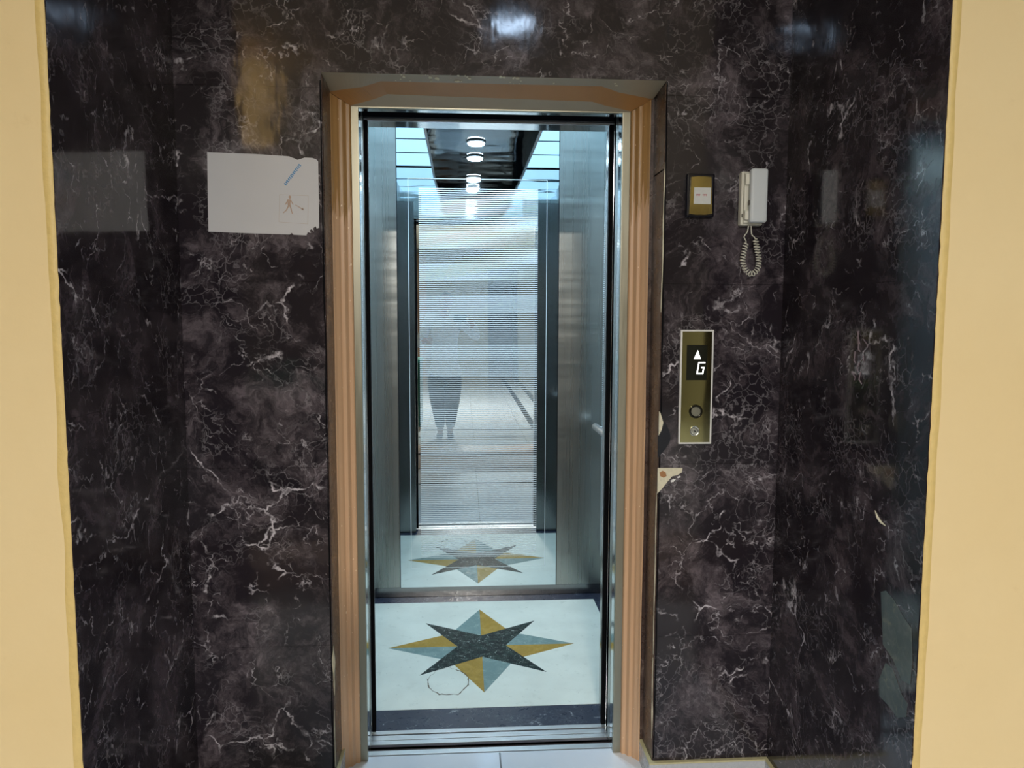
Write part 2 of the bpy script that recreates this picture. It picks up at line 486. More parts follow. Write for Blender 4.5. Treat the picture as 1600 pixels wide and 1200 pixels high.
bm = nb(); box(bm, -3.2, 3.2, 1.205, 1.240, -0.004, 0.0006); link('landing_joint', bm, M_INLAY, floor)

bm = nb(); box(bm, -3.2, 3.2, 0.4805, 0.505, -0.004, 0.0006); link('landing_joint', bm, M_INLAY, floor)
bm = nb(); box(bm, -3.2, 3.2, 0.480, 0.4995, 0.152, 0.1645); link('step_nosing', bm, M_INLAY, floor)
# skirting
def skirting(name, x0, x1, y0, y1, ztop=0.080):
    bm = nb(); box(bm, x0, x1, y0, y1, 0, ztop-0.006, 0.0015)
    o = link(name, bm, M_SKIRT, kind='structure')
    bm = nb(); box(bm, x0, x1, y0, y1, ztop-0.006, ztop, 0.0015); link('top_edge', bm, M_SKIRTTOP, o)
    return o
skirting('baseboard_back_right', 0.650, WR, WY-0.016, WY)
skirting('baseboard_back_left', WL, -0.434, WY-0.016, WY)
skirting('baseboard_recess_right', 0.634, 0.650, WY-0.016, 2.545)
skirting('baseboard_recess_left', -0.434, -0.420, WY-0.016, 2.545)
skirting('baseboard_niche_right', WR-0.012, WR, 1.72, WY-0.016, 0.080)

# ------------------------------------------------------------------ lift doorway (landing side)
door = thing('door_1', None, None, (0.1, 2.53, 0), kind='structure')
# marble film wrapped round the recess
def return_film(x, s, seed, z0, z1, name='film_strip'):
    bm = nb(); n = 90; prev = None
    for i in range(n+1):
        z = z0 + (z1-z0)*i/n
        j = 0.004*noise.noise((seed, z*3.0, 0)) + 0.002*noise.noise((seed, z*17, 5))
        k2 = 0.004*noise.noise((seed+4, z*4.0, 1))
        ring = [bm.verts.new((x, WY+0.001, z)), bm.verts.new((x - s*(0.003+j*0.3), WY+0.003, z)),
                bm.verts.new((x - s*(0.004+abs(j)*0.4), 2.47, z)), bm.verts.new((x - s*0.004, 2.534+k2, z)), bm.verts.new((x, 2.534+k2, z))]
        if prev:
            for q in range(4): bm.faces.new((prev[q], prev[q+1], ring[q+1], ring[q]))
        prev = ring
    link(name, bm, M_FILM, door, smooth=False)
return_film(OL+0.0005, -1, 3, 0.0, OT-0.01)
return_film(OR-0.0005, 1, 8, 0.0, 2.075)
return_film(OR-0.0005, 1, 12, 2.080, OT-0.01)
# frayed white edge of the film on the wall corners
def fray(x, z0, z1, seed, w):
    bm = nb(); n = int((z1-z0)*80); prev = None
    for i in range(n+1):
        z = z0+(z1-z0)*i/n
        ww = max(0.0005, w*(0.55+0.9*noise.noise((seed, z*14, 2)))) * min(1, (i+1)/4, (n+1-i)/4)
        off = 0.0035*noise.noise((seed, z*4, 9))
        r = [bm.verts.new((x+off-ww, WY-0.0012, z)), bm.verts.new((x+off+ww, WY-0.0035, z)), bm.verts.new((x+off+ww, WY+0.004, z))]
        if prev:
            for q in range(2): bm.faces.new((prev[q], prev[q+1], r[q+1], r[q]))
        prev = r
    link('frayed_edge', bm, M_CHIP, door, smooth=False)
fray(OR-0.002, 1.62, 2.10, 5, 0.0024)
fray(OR-0.006, 0.46, 1.02, 6, 0.0016)
fray(OR-0.006, 0.16, 0.45, 7, 0.0022)
fray(OL+0.004, 0.35, 0.52, 11, 0.0045)
fray(OL+0.003, 0.10, 0.30, 12, 0.0018)
# black shadow gap strip between film sheets
def gap_strip(x, z0, z1, seed, w=0.0018):
    bm = nb(); n = int((z1-z0)*40); prev = None
    for i in range(n+1):
        z = z0+(z1-z0)*i/n
        off = 0.003*noise.noise((seed, z*5, 1)); ww = w*(1+0.6*noise.noise((seed, z*9, 4)))
        r = [bm.verts.new((x+off-ww, WY-0.0014, z)), bm.verts.new((x+off+ww, WY-0.0014, z)), bm.verts.new((x+off+ww, WY+0.001, z)), bm.verts.new((x+off-ww, WY+0.001, z))]
        if prev:
            for q in range(4): bm.faces.new((prev[q], prev[(q+1) % 4], r[(q+1) % 4], r[q]))
        prev = r
    link('edge_gap', bm, M_BLACK, door)
gap_strip(OR+0.003, 0.09, 2.35, 21)
gap_strip(OL-0.003, 0.09, 2.33, 22)

# splayed, ribbed side mouldings
def side_moulding(xa, xb, s, name='side_moulding'):
    ya, yb = 2.53, 2.585
    n = 26; prof = []
    for i in range(n+1):
        t = i/n
        x = xa+(xb-xa)*t; y = ya+(yb-ya)*t
        rib = 0.0
        for c, wd, h in ((0.06, 0.05, 0.006), (0.40, 0.045, -0.0055), (0.58, 0.05, 0.005), (0.74, 0.04, -0.005), (0.92, 0.05, 0.005)):
            rib += h*math.exp(-((t-c)/wd)**2)
        prof.append((x, y-rib))
    bm = nb(); rings = []
    zs = [-0.01 + (2.331+0.01)*i/60 for i in range(61)]
    for z in zs:
        wob = 0.0018*noise.noise((xa*9, z*5, 0))
        rings.append([bm.verts.new((x+(wob if i < 2 else 0), y, z if z < 2.3 else z - 0.026*(i/n)*(z-2.3)/0.031)) for i, (x, y) in enumerate(prof)])
    for a, b in zip(rings, rings[1:]):
        for i in range(n): bm.faces.new((a[i], a[i+1], b[i+1], b[i]))
    # back side for thickness
    back = [(bm.verts.new((xa, 2.62, z)), bm.verts.new((xb, 2.62, z))) for z in zs]
    for (a0, a1), (b0, b1), ra, rb in zip(back, back[1:], rings, rings[1:]):
        bm.faces.new((a0, b0, b1, a1)); bm.faces.new((a0, ra[0], rb[0], b0)); bm.faces.new((a1, b1, rb[-1], ra[-1]))
    link(name, bm, M_TAN, door, smooth=True)
side_moulding(OL+0.002, -0.371, -1)
side_moulding(0.634, 0.577, 1)
bm = nb(); box(bm, 0.634, OR, 2.531, 2.62, 0, 2.34); link('moulding_edge', bm, M_FILM, door)

# head of the recess: greyish soffit, brown band that steps up towards the middle, greyish lower cove
rows = [
    [(-0.434, 2.400, 2.354), (-0.300, 2.400, 2.354), (-0.235, 2.400, 2.354), (0.430, 2.400, 2.354), (0.520, 2.400, 2.354), (0.650, 2.400, 2.354)],
    [(-0.434, 2.530, 2.334), (-0.318, 2.478, 2.336), (-0.257, 2.450, 2.346), (0.450, 2.450, 2.347), (0.515, 2.482, 2.338), (0.640, 2.530, 2.333)],
    [(-0.371, 2.580, 2.305), (-0.285, 2.548, 2.320), (-0.245, 2.530, 2.330), (0.433, 2.530, 2.321), (0.480, 2.548, 2.314), (0.576, 2.580, 2.306)],
    [(-0.371, 2.585, 2.302), (-0.285, 2.585, 2.303), (-0.245, 2.585, 2.303), (0.433, 2.585, 2.303), (0.480, 2.585, 2.303), (0.576, 2.585, 2.302)]]
def strip(r0, r1, name, mat):
    bm = nb()
    N = 8
    def dens(r):
        out = []
        for a, b in zip(r, r[1:]):
            for i in range(N): out.append(Vector(a).lerp(Vector(b), i/N))
        out.append(Vector(r[-1])); return out
    A, B = dens(r0), dens(r1)
    va = [bm.verts.new(p) for p in A]; vb = [bm.verts.new(p) for p in B]
    vc = [bm.verts.new(p+Vector((0, 0.004, 0.012))) for p in A]; vd = [bm.verts.new(p+Vector((0, 0.004, 0.012))) for p in B]
    for i in range(len(A)-1):
        bm.faces.new((va[i], va[i+1], vb[i+1], vb[i])); bm.faces.new((vc[i], vd[i], vd[i+1], vc[i+1]))
        bm.faces.new((va[i], vc[i], vc[i+1], va[i+1])); bm.faces.new((vb[i], vb[i+1], vd[i+1], vd[i]))
    link(name, bm, mat, door, smooth=False)
strip(rows[0], rows[1], 'head_soffit', M_HEADGREY)
strip(rows[1], rows[2], 'head_moulding', M_TANBAND)
strip(rows[2], rows[3], 'head_cove', M_HEADGREY)
# paint chips on the head
random.seed(4)
bm = nb()
for i in range(34):
    x = random.uniform(-0.2, 0.20) if i < 24 else random.uniform(-0.35, 0.5)
    r = random.uniform(0.001, 0.0045)
    z = 2.3535 - random.random()**2*0.0; y = WY-0.0006 + random.random()**1.5*0.045
    zz = 2.354 - (y-2.40)/0.05*0.008 - 0.0006
    k = 6; vs = [bm.verts.new((x+r*1.6*math.cos(a*6.283/k)*random.uniform(.6, 1.2), y+r*3*math.sin(a*6.283/k)*random.uniform(.6, 1.2), zz)) for a in range(k)]
    ws = [bm.verts.new(v.co+Vector((0, 0, -0.0008))) for v in vs]
    bm.faces.new(ws)
    for q in range(k): bm.faces.new((vs[q], vs[(q+1) % k], ws[(q+1) % k], ws[q]))
link('paint_chips', bm, M_CHIP, door, kind='stuff')

# landing frame of steel: face strip, return, head
for s, xo, xi in ((-1, -0.372, -0.347), (1, 0.577, 0.549)):
    x0, x1 = sorted((xo, xi))
    bm = nb(); box(bm, x0, x1, 2.583, 2.600, 0.0, 2.303, 0.0015); link('steel_face', bm, M_JAMB, door)
    x0, x1 = sorted((xi, xi+s*0.012))
    bm = nb(); box(bm, x0, x1, 2.601, 2.645, 0.0, 2.32); link('steel_return', bm, M_STEELPOL, door)
    bm = nb(); box(bm, x0, x1, 2.648, 2.690, 0.0, 2.34); link('landing_door_edge', bm, M_STEEL, door)
    x0, x1 = sorted((xi+s*0.002, xi+s*0.03))
    bm = nb(); box(bm, x0, x1, 2.692, 2.705, 0.0, 2.34); link('shadow_gap', bm, M_BLACK, door)
bm = nb(); box(bm, -0.372, 0.577, 2.583, 2.600, 2.300, 2.316, 0.001); link('steel_head', bm, M_JAMB, door)
bm = nb(); box(bm, -0.372, 0.577, 2.601, 2.640, 2.303, 2.36); link('steel_head_return', bm, M_STEELPOL, door)
bm = nb(); box(bm, -0.50, 0.70, 2.60, 2.74, 2.362, 2.40); link('dark_header', bm, M_DARKGAP, door)
# landing sill: two aluminium ribs with a groove
bm = nb()
box(bm, -0.372, 0.577, 2.606, 2.616, -0.05, -0.001, 0.001); box(bm, -0.372, 0.577, 2.622, 2.650, -0.05, -0.001, 0.001)
link('landing_sill', bm, M_ALU, door)
bm = nb(); box(bm, -0.372, 0.577, 2.616, 2.622, -0.05, -0.010); link('sill_groove', bm, M_BLACK, door)
bm = nb(); box(bm, -0.372, 0.577, 2.650, 2.690, -0.08, -0.020); link('sill_gap', bm, plain('brown_gap', lin(84, 78, 82), 0.8, spec=0.1), door)

# ------------------------------------------------------------------ the lift car
CL, CR, CB, CT, CF = -0.517, 0.791, 4.17, 2.677, 2.88
car = thing('elevator_car', 'steel lift car with striped mirror and star floor, standing open behind the tan-framed doorway', 'elevator', (0.1, 3.4, 0))
P_ = lambda n, bm, m, sm=False, lab=None, par=None: link(n, bm, m, par or car, smooth=sm, label=lab)
# back wall panels
bm = nb(); box(bm, CL, -0.362, CB, CB+0.02, 0.058, CT, 0.001); P_('back_panel', bm, M_STEEL)
bm = nb(); box(bm, 0.539, CR, CB, CB+0.02, 0.058, CT, 0.001); P_('back_panel', bm, M_STEEL)
bm = nb(); box(bm, -0.358, 0.535, CB, CB+0.02, 0.058, CT); P_('back_mirror', bm, M_MIRROR, lab='mirror with frosted horizontal stripes')
bm = nb(); box(bm, -0.362, -0.358, CB+0.001, CB+0.02, 0.058, CT); P_('panel_joint', bm, M_DARKGAP)
bm = nb(); box(bm, 0.535, 0.539, CB+0.001, CB+0.02, 0.058, CT); P_('panel_joint', bm, M_DARKGAP)
bm = nb(); box(bm, CL, CR, CB+0.004, CB+0.03, 0.0, 0.056); P_('kick_plate', bm, M_DARKSTEEL)
# side walls
for s, x in ((-1, CL), (1, CR)):
    x0, x1 = sorted((x, x+s*0.02))
    bm = nb(); box(bm, x0, x1, 3.70, CB, 0.0, CT); P_('side_mirror', bm, M_MIRROR)
    bm = nb(); box(bm, x0, x1, CF, 3.695, 0.0, CT); P_('side_panel', bm, M_STEEL)
    # front return panels
    xi = -0.350 if s < 0 else 0.551
    x0, x1 = sorted((xi, x))
    bm = nb(); box(bm, x0, x1, 2.80, CF, 0.0, 2.43, 0.001); P_('front_return', bm, M_DARKSTEEL)
    x0, x1 = sorted((xi, xi+s*0.02))
    bm = nb(); box(bm, x0, x1, 2.735, 2.80, 0.0, 2.36, 0.001); P_('car_door_edge', bm, M_STEELPOL)
    x0, x1 = sorted((xi+s*0.002, xi-s*0.011))
    bm = nb(); box(bm, x0, x1, 2.765, 2.785, 0.006, 2.308, 0.002); P_('rubber_seal', bm, M_BLACK)
# header and transom
bm = nb(); box(bm, -0.52, 0.80, 2.742, 2.770, 2.312, CT); P_('door_header', bm, M_DARKGAP)
bm = nb(); box(bm, -0.350, 0.551, 2.770, CF, 2.310, 2.330); P_('header_underside', bm, M_STEELPOL)
bm = nb(); box(bm, -0.351, 0.552, 2.766, 2.772, 2.305, 2.312); P_('header_trim', bm, M_ALU)
bm = nb(); prism_xz(bm, [(-0.350, 2.332), (0.551, 2.332), (0.551, 2.432), (CR, 2.432), (CR, CT), (CL, CT), (CL, 2.432), (-0.350, 2.432)], 2.80, CF+0.001); P_('transom', bm, steel('mirror_steel', (0.82, 0.85, 0.87), 0.035, (2, 2, 2), hwave=0.25))
# ceiling: smoked mirror strip down the middle, steel-framed panels either side, glow added to brighten the car
M_ADDGLOW = plain('panel_added_glow', (0.75, 0.85, 0.9), 0.3, emit=(0.42, 0.74, 1.0), estr=1.6)
bm = nb(); box(bm, -0.205, 0.447, CF, CB, CT, CT+0.03); P_('ceiling_strip', bm, M_CEILMIRROR, lab='dark mirror strip of the ceiling')
for x0, x1 in ((CL, -0.220), (0.462, CR)):
    ys = [CF+0.025, 3.34, 3.72, CB]
    for a, b in zip(ys, ys[1:]):
        bm = nb(); box(bm, x0, x1, a+0.007, b-0.007, CT, CT+0.03); P_('ceiling_panel', bm, M_ADDGLOW)
    for b in ys[:-1]:
        bm = nb(); box(bm, x0, x1, b-0.007, b+0.007, CT-0.003, CT+0.03); P_('panel_seam', bm, M_DARKGAP)
    bm = nb(); box(bm, x0, x1, CF, CB, CT+0.004, CT+0.035); P_('ceiling_backing', bm, M_DARKGAP)
for x0, x1 in ((-0.220, -0.205), (0.447, 0.462)):
    bm = nb(); box(bm, x0, x1, CF, CB, CT-0.006, CT+0.03); P_('ceiling_trim', bm, M_ALU)
M_GLOW = plain('downlight_glow', (1, 1, 1), 0.5, emit=(0.80, 0.92, 1.0), estr=40)
for x, y in CARLIGHTS:
    bm = nb(); lathe(bm, [(0.030, 0.0), (0.058, 0.0), (0.060, -0.006), (0.052, -0.012), (0.044, -0.010)], 'Z', (x, y, CT), 32)
    dl = P_('downlight', bm, M_ALU, True)
    bm = nb(); lathe(bm, [(0.053, -0.010), (0.053, -0.0145), (0.03, -0.0165)], 'Z', (x, y, CT), 24)
    link('lens', bm, M_GLOW, dl, label='glowing white lens')
# floor
bm = nb(); box(bm, CL, CR, 2.785, CB+0.03, -0.04, -0.004); P_('floor_base', bm, M_BORDER)
bm = nb(); box(bm, -0.500, 0.742, 2.935, 4.085, -0.006, 0.0, 0.0)
P_('floor_tile', bm, M_FLOORW, lab='white scuffed floor')
bm = nb(); box(bm, CL, CR, 2.785, 2.933, -0.006, 0.0); box(bm, CL, CR, 4.087, CB, -0.006, 0.0); box(bm, 0.744, CR, 2.933, 4.087, -0.006, 0.0); box(bm, CL, -0.502, 2.933, 4.087, -0.006, 0.0)
P_('floor_border', bm, M_BORDER, lab='dark marble border')
# star
cx, cy = 0.088, 3.512
R1, ri, R2, rj = 0.455, 0.152, 0.405, 0.118
gold, grey, dark = nb(), nb(), nb()
for k in range(4):
    a = math.pi/2 - k*math.pi/2
    d = Vector((math.cos(a), math.sin(a)))
    l = Vector((math.cos(a+math.pi/4), math.sin(a+math.pi/4)))*ri*math.sqrt(2)*1.0
    r = Vector((math.cos(a-math.pi/4), math.sin(a-math.pi/4)))*ri*math.sqrt(2)*1.0
    tip = d*R1
    c = Vector((cx, cy))
    prism_xy(grey, [tuple(c), tuple(c+l), tuple(c+tip)], -0.001, 0.0004)
    prism_xy(gold, [tuple(c), tuple(c+tip), tuple(c+r)], -0.001, 0.0004)
pts = []
for k in range(8):
    a = k*math.pi/4
    rr = R2 if k % 2 else rj
    pts.append((cx+rr*math.cos(a), cy+rr*math.sin(a)))
for k in range(8):
    prism_xy(dark, [(cx, cy), pts[k], pts[(k+1) % 8]], -0.001, 0.0008)
star = P_('star_inlay', dark, M_STARD, lab='dark four-pointed star')
link('gold_facets', gold, M_GOLD, star, label='gold halves of the points')
link('grey_facets', grey, M_STARG, star, label='grey-green halves of the points')
# repaired patch outline
ring = [(-0.155, 3.196), (-0.125, 3.27), (-0.072, 3.295), (-0.02, 3.262), (0.016, 3.216), (0.023, 3.127), (-0.026, 3.045), (-0.108, 3.052), (-0.150, 3.11), (-0.158, 3.15)]
bm = nb(); random.seed(9)
pr = []
for i in range(len(ring)):
    a = Vector(ring[i]); b = Vector(ring[(i+1) % len(ring)])
    for t in range(5): pr.append(a.lerp(b, t/5) + Vector((random.uniform(-.004, .004), random.uniform(-.004, .004))))
c0 = Vector((-0.068, 3.16))
ws = [random.uniform(0.0008, 0.0035) if i > 12 else 0.0008 for i in range(len(pr))]
inn = [bm.verts.new((*(p-(p-c0).normalized()*w), 0.0007)) for p, w in zip(pr, ws)]
out = [bm.verts.new((*(p+(p-c0).normalized()*w), 0.0007)) for p, w in zip(pr, ws)]
lo = [bm.verts.new((v.co.x, v.co.y, -0.001)) for v in out]
n = len(pr)
for i in range(n):
    bm.faces.new((inn[i], inn[(i+1) % n], out[(i+1) % n], out[i])); bm.faces.new((out[i], out[(i+1) % n], lo[(i+1) % n], lo[i]))
P_('patch_crack', bm, plain('crack_brown', lin(96, 84, 64), 0.8), lab='cracked ring round a patched tile')
# car sill
bm = nb(); box(bm, -0.372, 0.577, 2.690, 2.716, -0.05, -0.001, 0.001); box(bm, -0.372, 0.577, 2.720, 2.750, -0.05, -0.001, 0.001); box(bm, -0.372, 0.577, 2.760, 2.785, -0.05, -0.001, 0.001)
P_('car_sill', bm, M_ALU)
bm = nb(); box(bm, -0.372, 0.577, 2.69, 2.785, -0.05, -0.012); P_('sill_groove', bm, M_BLACK)
# handrail on the right wall
bm = nb()
tube(bm, [(CR, 4.02, 1.0), (0.75, 4.02, 1.0)], 0.008, 10); P_('handrail_bracket', bm, M_STEELPOL, True)
bm = nb(); tube(bm, [(CR, 3.05, 1.0), (0.75, 3.05, 1.0)], 0.008, 10); P_('handrail_bracket', bm, M_STEELPOL, True)
bm = nb()
tube(bm, [(0.735, 2.98, 1.0), (0.735, 3.2, 1.0), (0.735, 3.9, 1.0), (0.735, 4.06, 1.0)], 0.019, 20)
P_('handrail', bm, M_ALU, True)
# door open button strip on the inside of the left front return (seen in the mirror)
bm = nb(); box(bm, -0.52, 0.80, 4.21, 4.24, -0.05, 2.75); box(bm, -0.57, -0.54, 2.80, 4.24, -0.05, 2.75); box(bm, 0.812, 0.84, 2.80, 4.24, -0.05, 2.75); box(bm, -0.57, 0.84, 2.72, 4.24, 2.715, 2.75)
P_('car_shell', bm, M_DARKGAP)

# ------------------------------------------------------------------ torn film beside the frame
tf = thing('torn_film_flap', 'small pale torn flap of wall film with dark gap left of the brass call panel', 'torn film', (0.66, WY, 1.2))
bm = nb(); prism_xz(bm, [(0.645, 1.296), (0.6495, 1.290), (0.6600, 1.2576), (0.6540, 1.232), (0.645, 1.215)], WY-0.009, WY-0.007); link('curled_flap', bm, M_CHIP, tf, label='pale curled underside')
bm = nb(); prism_xz(bm, [(0.644, 1.235), (0.6566, 1.2619), (0.672, 1.2500), (0.6855, 1.2189), (0.6839, 1.1931), (0.6672, 1.1653), (0.645, 1.140)], WY-0.0065, WY-0.0005)
link('bare_hole', bm, plain('dark_hole', lin(20, 24, 34), 0.7), tf)
tf2 = thing('torn_film_patch', 'triangular patch of bare plaster where wall film tore off below the call panel', 'torn film', (0.69, WY, 1.06))
bm = nb(); prism_xz(bm, [(0.646, 1.1051), (0.7293, 1.1043), (0.7274, 1.0891), (0.7124, 1.0806), (0.6952, 1.0765), (0.6803, 1.0593), (0.664, 1.038), (0.646, 1.0185)], WY-0.004, WY-0.0005)
link('bare_plaster', bm, M_CHIP, tf2)
bm = nb(); prism_xz(bm, [(0.652, 1.090), (0.662, 1.096), (0.672, 1.091), (0.676, 1.078), (0.666, 1.072), (0.654, 1.078)], WY-0.0046, WY-0.003); link('brown_stain', bm, plain('brown_stain', lin(170, 124, 84), 0.8), tf2)
bm = nb()
for pts in ([(0.690, 1.061), (0.700, 1.068), (0.708, 1.066), (0.700, 1.058), (0.692, 1.056)], [(0.712, 1.074), (0.722, 1.078), (0.724, 1.073), (0.714, 1.070)]):
    prism_xz(bm, pts, WY-0.004, WY-0.0005)
link('white_crumbs', bm, plain('white_crumb', (0.85, 0.85, 0.85), 0.4), tf2)

# damage on the right side wall
def side_patch(name, pts, mat, label, t=0.0015, cat='damage'):
    bm = nb(); prism_yz(bm, pts, WR-t, WR-0.0002)
    return link(name, bm, mat, label=label, cat=cat)
M_BARE = marble('grey_green_bare_stone', lin(78, 88, 90), lin(108, 114, 110), lin(150, 150, 120), amt=0.5, rough=0.2, wave=0.2, seam=False, off=(4, 3, 8))
side_patch('film_damage_patch', [(1.756, 0.914), (1.735, 0.925), (1.70, 0.915), (1.66, 0.89), (1.625, 0.875), (1.615, 0.80), (1.618, 0.74), (1.65, 0.735), (1.69, 0.768), (1.735, 0.785)], M_BARE, 'grey-green bare patch on the right niche wall edge, the upper of two')
side_patch('film_damage_patch', [(1.72, 0.745), (1.69, 0.745), (1.65, 0.70), (1.625, 0.69), (1.628, 0.655), (1.66, 0.635), (1.70, 0.645), (1.74, 0.648), (1.745, 0.69)], M_BARE, 'grey-green bare patch on the right niche wall edge, the lower of two')
bm = nb(); tube(bm, [(WR-0.001, 1.80, 1.112), (WR-0.002, 1.785, 1.098), (WR-0.002, 1.770, 1.090), (WR-0.001, 1.750, 1.086)], [0.0008, 0.003, 0.003, 0.0008], 6)
link('film_scratch', bm, M_CHIP, label='short white scratch low on the right niche wall', cat='scratch')
bm = nb(); random.seed(3)
for i in range(9):
    y = 1.90+random.uniform(-0.03, 0.035); z = 1.475+random.uniform(-0.05, 0.07)
    tube(bm, [(WR-0.001, y, z), (WR-0.004, y+random.uniform(-.012, .012), z+random.uniform(0.005, .02)), (WR-0.001, y+random.uniform(-.02, .02), z+random.uniform(0.01, .035))], 0.0016, 5)
link('film_crumple', bm, plain('crumple_pale', lin(130, 116, 124), 0.3), label='small crumpled tear of pale film threads in the middle of the right niche wall', cat='torn film')

# ------------------------------------------------------------------ paper notice
notice = thing('paper_notice', 'torn blank white paper sheet taped on the marble left of the doorway', 'paper', (-0.6, WY-0.003, 1.98))
outline = [(-0.7837, 2.1062), (-0.6369, 2.103), (-0.5358, 2.0979), (-0.528, 2.0945), (-0.5183, 2.0914), (-0.5106, 2.0876), (-0.5008, 2.0907), (-0.4889, 2.0948), (-0.4654, 2.0942), (-0.4537, 2.0905), (-0.4475, 2.0848),
           (-0.4482, 1.8805), (-0.456, 1.8784), (-0.459, 1.8855), (-0.4679, 1.8783), (-0.4641, 1.8684), (-0.4719, 1.8763), (-0.4779, 1.8723), (-0.4741, 1.8644), (-0.4839, 1.8662), (-0.4881, 1.8563), (-0.5275, 1.8579), (-0.5333, 1.8638), (-0.5393, 1.8588), (-0.6434, 1.8606), (-0.7876, 1.865)]
M_PAPER = plain('white_paper', lin(206, 206, 210), 0.45, var=0.05, scale=8)
bm = nb(); prism_xz(bm, outline, WY-0.0032, WY-0.0022); link('paper_sheet', bm, M_PAPER, notice)
M_BLUE = plain('blue_print', lin(70, 140, 190), 0.5, var=0.1)
bm = nb()
ux, uz = (0.0484, 0.0631); L_ = math.hypot(ux, uz); ux /= L_; uz /= L_
nx, nz = -uz, ux
random.seed(7)
for i in range(13):
    t = i*0.0062
    bx, bz = -0.5493+ux*t, 2.0128+uz*t
    h = 0.0052*random.uniform(0.7, 1.15); w = 0.0019
    def q(a, c): return (bx+ux*a+nx*c, bz+uz*a+nz*c)
    prism_xz(bm, [q(-w, -h), q(w, -h), q(w*0.9, h), q(-w*0.9, h)], WY-0.0035, WY-0.0031)
    if i % 2: prism_xz(bm, [q(w, h*0.3), q(w+0.0025, h*0.3), q(w+0.0025, h*0.75), q(w, h*0.75)], WY-0.0035, WY-0.0031)
link('blue_print', bm, M_BLUE, notice, label='slanting blurred blue print')
M_GHOST = plain('faded_brown_print', lin(192, 180, 172), 0.5)
M_GHOST2 = plain('faded_brown_figure', lin(186, 160, 142), 0.5)
bm = nb()
def seg2(bm, a, b, w, mi=0, y0=WY-0.0034, y1=WY-0.0031):
    a = Vector(a); b = Vector(b); d = (b-a).normalized(); n = Vector((-d.y, d.x))*w/2
    prism_xz(bm, [tuple(a+n), tuple(b+n), tuple(b-n), tuple(a-n)], y0, y1, mi)
sq = [(-0.5676, 1.9812), (-0.4794, 1.9785), (-0.4832, 1.8918), (-0.5716, 1.8968)]
for i in range(4): seg2(bm, sq[i], sq[(i+1) % 4], 0.0009)
link('faded_square', bm, M_GHOST, notice, label='faint square outline')
bm = nb()
hx, hz = -0.5365, 1.9738
prism_xz(bm, [(hx+0.0042*math.cos(a*math.pi/5), hz+0.005*math.sin(a*math.pi/5)) for a in range(10)], WY-0.0034, WY-0.0031)
prism_xz(bm, [(-0.5440, 1.967), (-0.5335, 1.967), (-0.5350, 1.951), (-0.5330, 1.944), (-0.5430, 1.944), (-0.5440, 1.955)], WY-0.0034, WY-0.0031)
seg2(bm, (-0.5340, 1.964), (-0.5270, 1.951), 0.0030); seg2(bm, (-0.5435, 1.963), (-0.5500, 1.951), 0.0030)
seg2(bm, (-0.5420, 1.945), (-0.5480, 1.933), 0.0038); seg2(bm, (-0.5480, 1.933), (-0.5580, 1.925), 0.0030)
seg2(bm, (-0.5355, 1.945), (-0.5330, 1.935), 0.0038); seg2(bm, (-0.5330, 1.935), (-0.5300, 1.923), 0.0030)
seg2(bm, (-0.5200, 1.950), (-0.4960, 1.936), 0.0022); prism_xz(bm, [(-0.4940, 1.9345), (-0.5020, 1.9350), (-0.4975, 1.9425)], WY-0.0034, WY-0.0031)
link('faded_figure', bm, M_GHOST2, notice, label='faded walking figure and arrow')

# ------------------------------------------------------------------ brass-faced box
bx_ = thing('wall_mounted_box', 'black-rimmed brass-faced box with a white label, right of the doorway top', 'wall box', (0.765, WY, 1.99))
M_BRASS = steel('brass_face', (0.48, 0.38, 0.14), 0.16, (3, 3, 3), wave=0.6)
bm = nb(); box(bm, 0.716, 0.808, 2.378, WY-0.0005, 1.925, 2.062, 0.006); link('black_housing', bm, plain('glossy_black_plastic', (0.006, 0.006, 0.012), 0.12), bx_)
bm = nb()
a = [(0.724, 1.934), (0.801, 1.934), (0.801, 1.941), (0.795, 2.052), (0.729, 2.052)]
prism_xz(bm, [(0.725, 1.935), (0.745, 1.932), (0.780, 1.932), (0.800, 1.936), (0.797, 1.98), (0.794, 2.050), (0.775, 2.0525), (0.75, 2.0525), (0.729, 2.050), (0.727, 1.99)], 2.372, 2.379)
link('brass_face', bm, M_BRASS, bx_)
bm = nb(); box(bm, 0.738, 0.793, 2.3705, 2.3722, 1.965, 2.017, 0.0005); lb = link('label_sticker', bm, plain('label_paper', lin(214, 216, 214), 0.4, var=0.08, scale=60), bx_)
bm = nb()
for x in (0.746, 0.7495, 0.753, 0.7565, 0.767, 0.7705, 0.774, 0.7775):
    seg2(bm, (x, 1.9905), (x+0.0006, 1.9965), 0.0014, 0, 2.3700, 2.3706); seg2(bm, (x-0.001, 1.996), (x+0.002, 1.996), 0.0012, 0, 2.3700, 2.3706)
link('red_print', bm, plain('red_print', lin(196, 110, 118), 0.5), lb, label='tiny red lettering')

# ------------------------------------------------------------------ intercom handset
ic = thing('intercom_phone', 'white wall intercom handset with curly cord hanging below it', 'intercom', (0.93, WY, 1.99))
M_WHITE = plain('white_plastic', lin(216, 222, 226), 0.35)
M_WHITE2 = plain('ivory_plastic', lin(226, 224, 210), 0.4)
bm = nb(); box(bm, 0.893, 0.966, 2.372, WY-0.0005, 1.900, 2.070, 0.006); link('base', bm, M_WHITE2, ic, smooth=False)
bm = nb(); box(bm, 0.899, 0.950, 2.362, 2.373, 1.906, 2.066, 0.004); box(bm, 0.899, 0.950, 2.352, 2.363, 1.915, 1.945, 0.003); box(bm, 0.899, 0.950, 2.352, 2.363, 2.025, 2.060, 0.003)
link('cradle', bm, M_WHITE2, ic)
bm = nb(); box(bm, 0.9095, 0.9650, 2.332, 2.356, 1.905, 2.073, 0.009); hs = link('handset', bm, M_WHITE, ic, smooth=False)
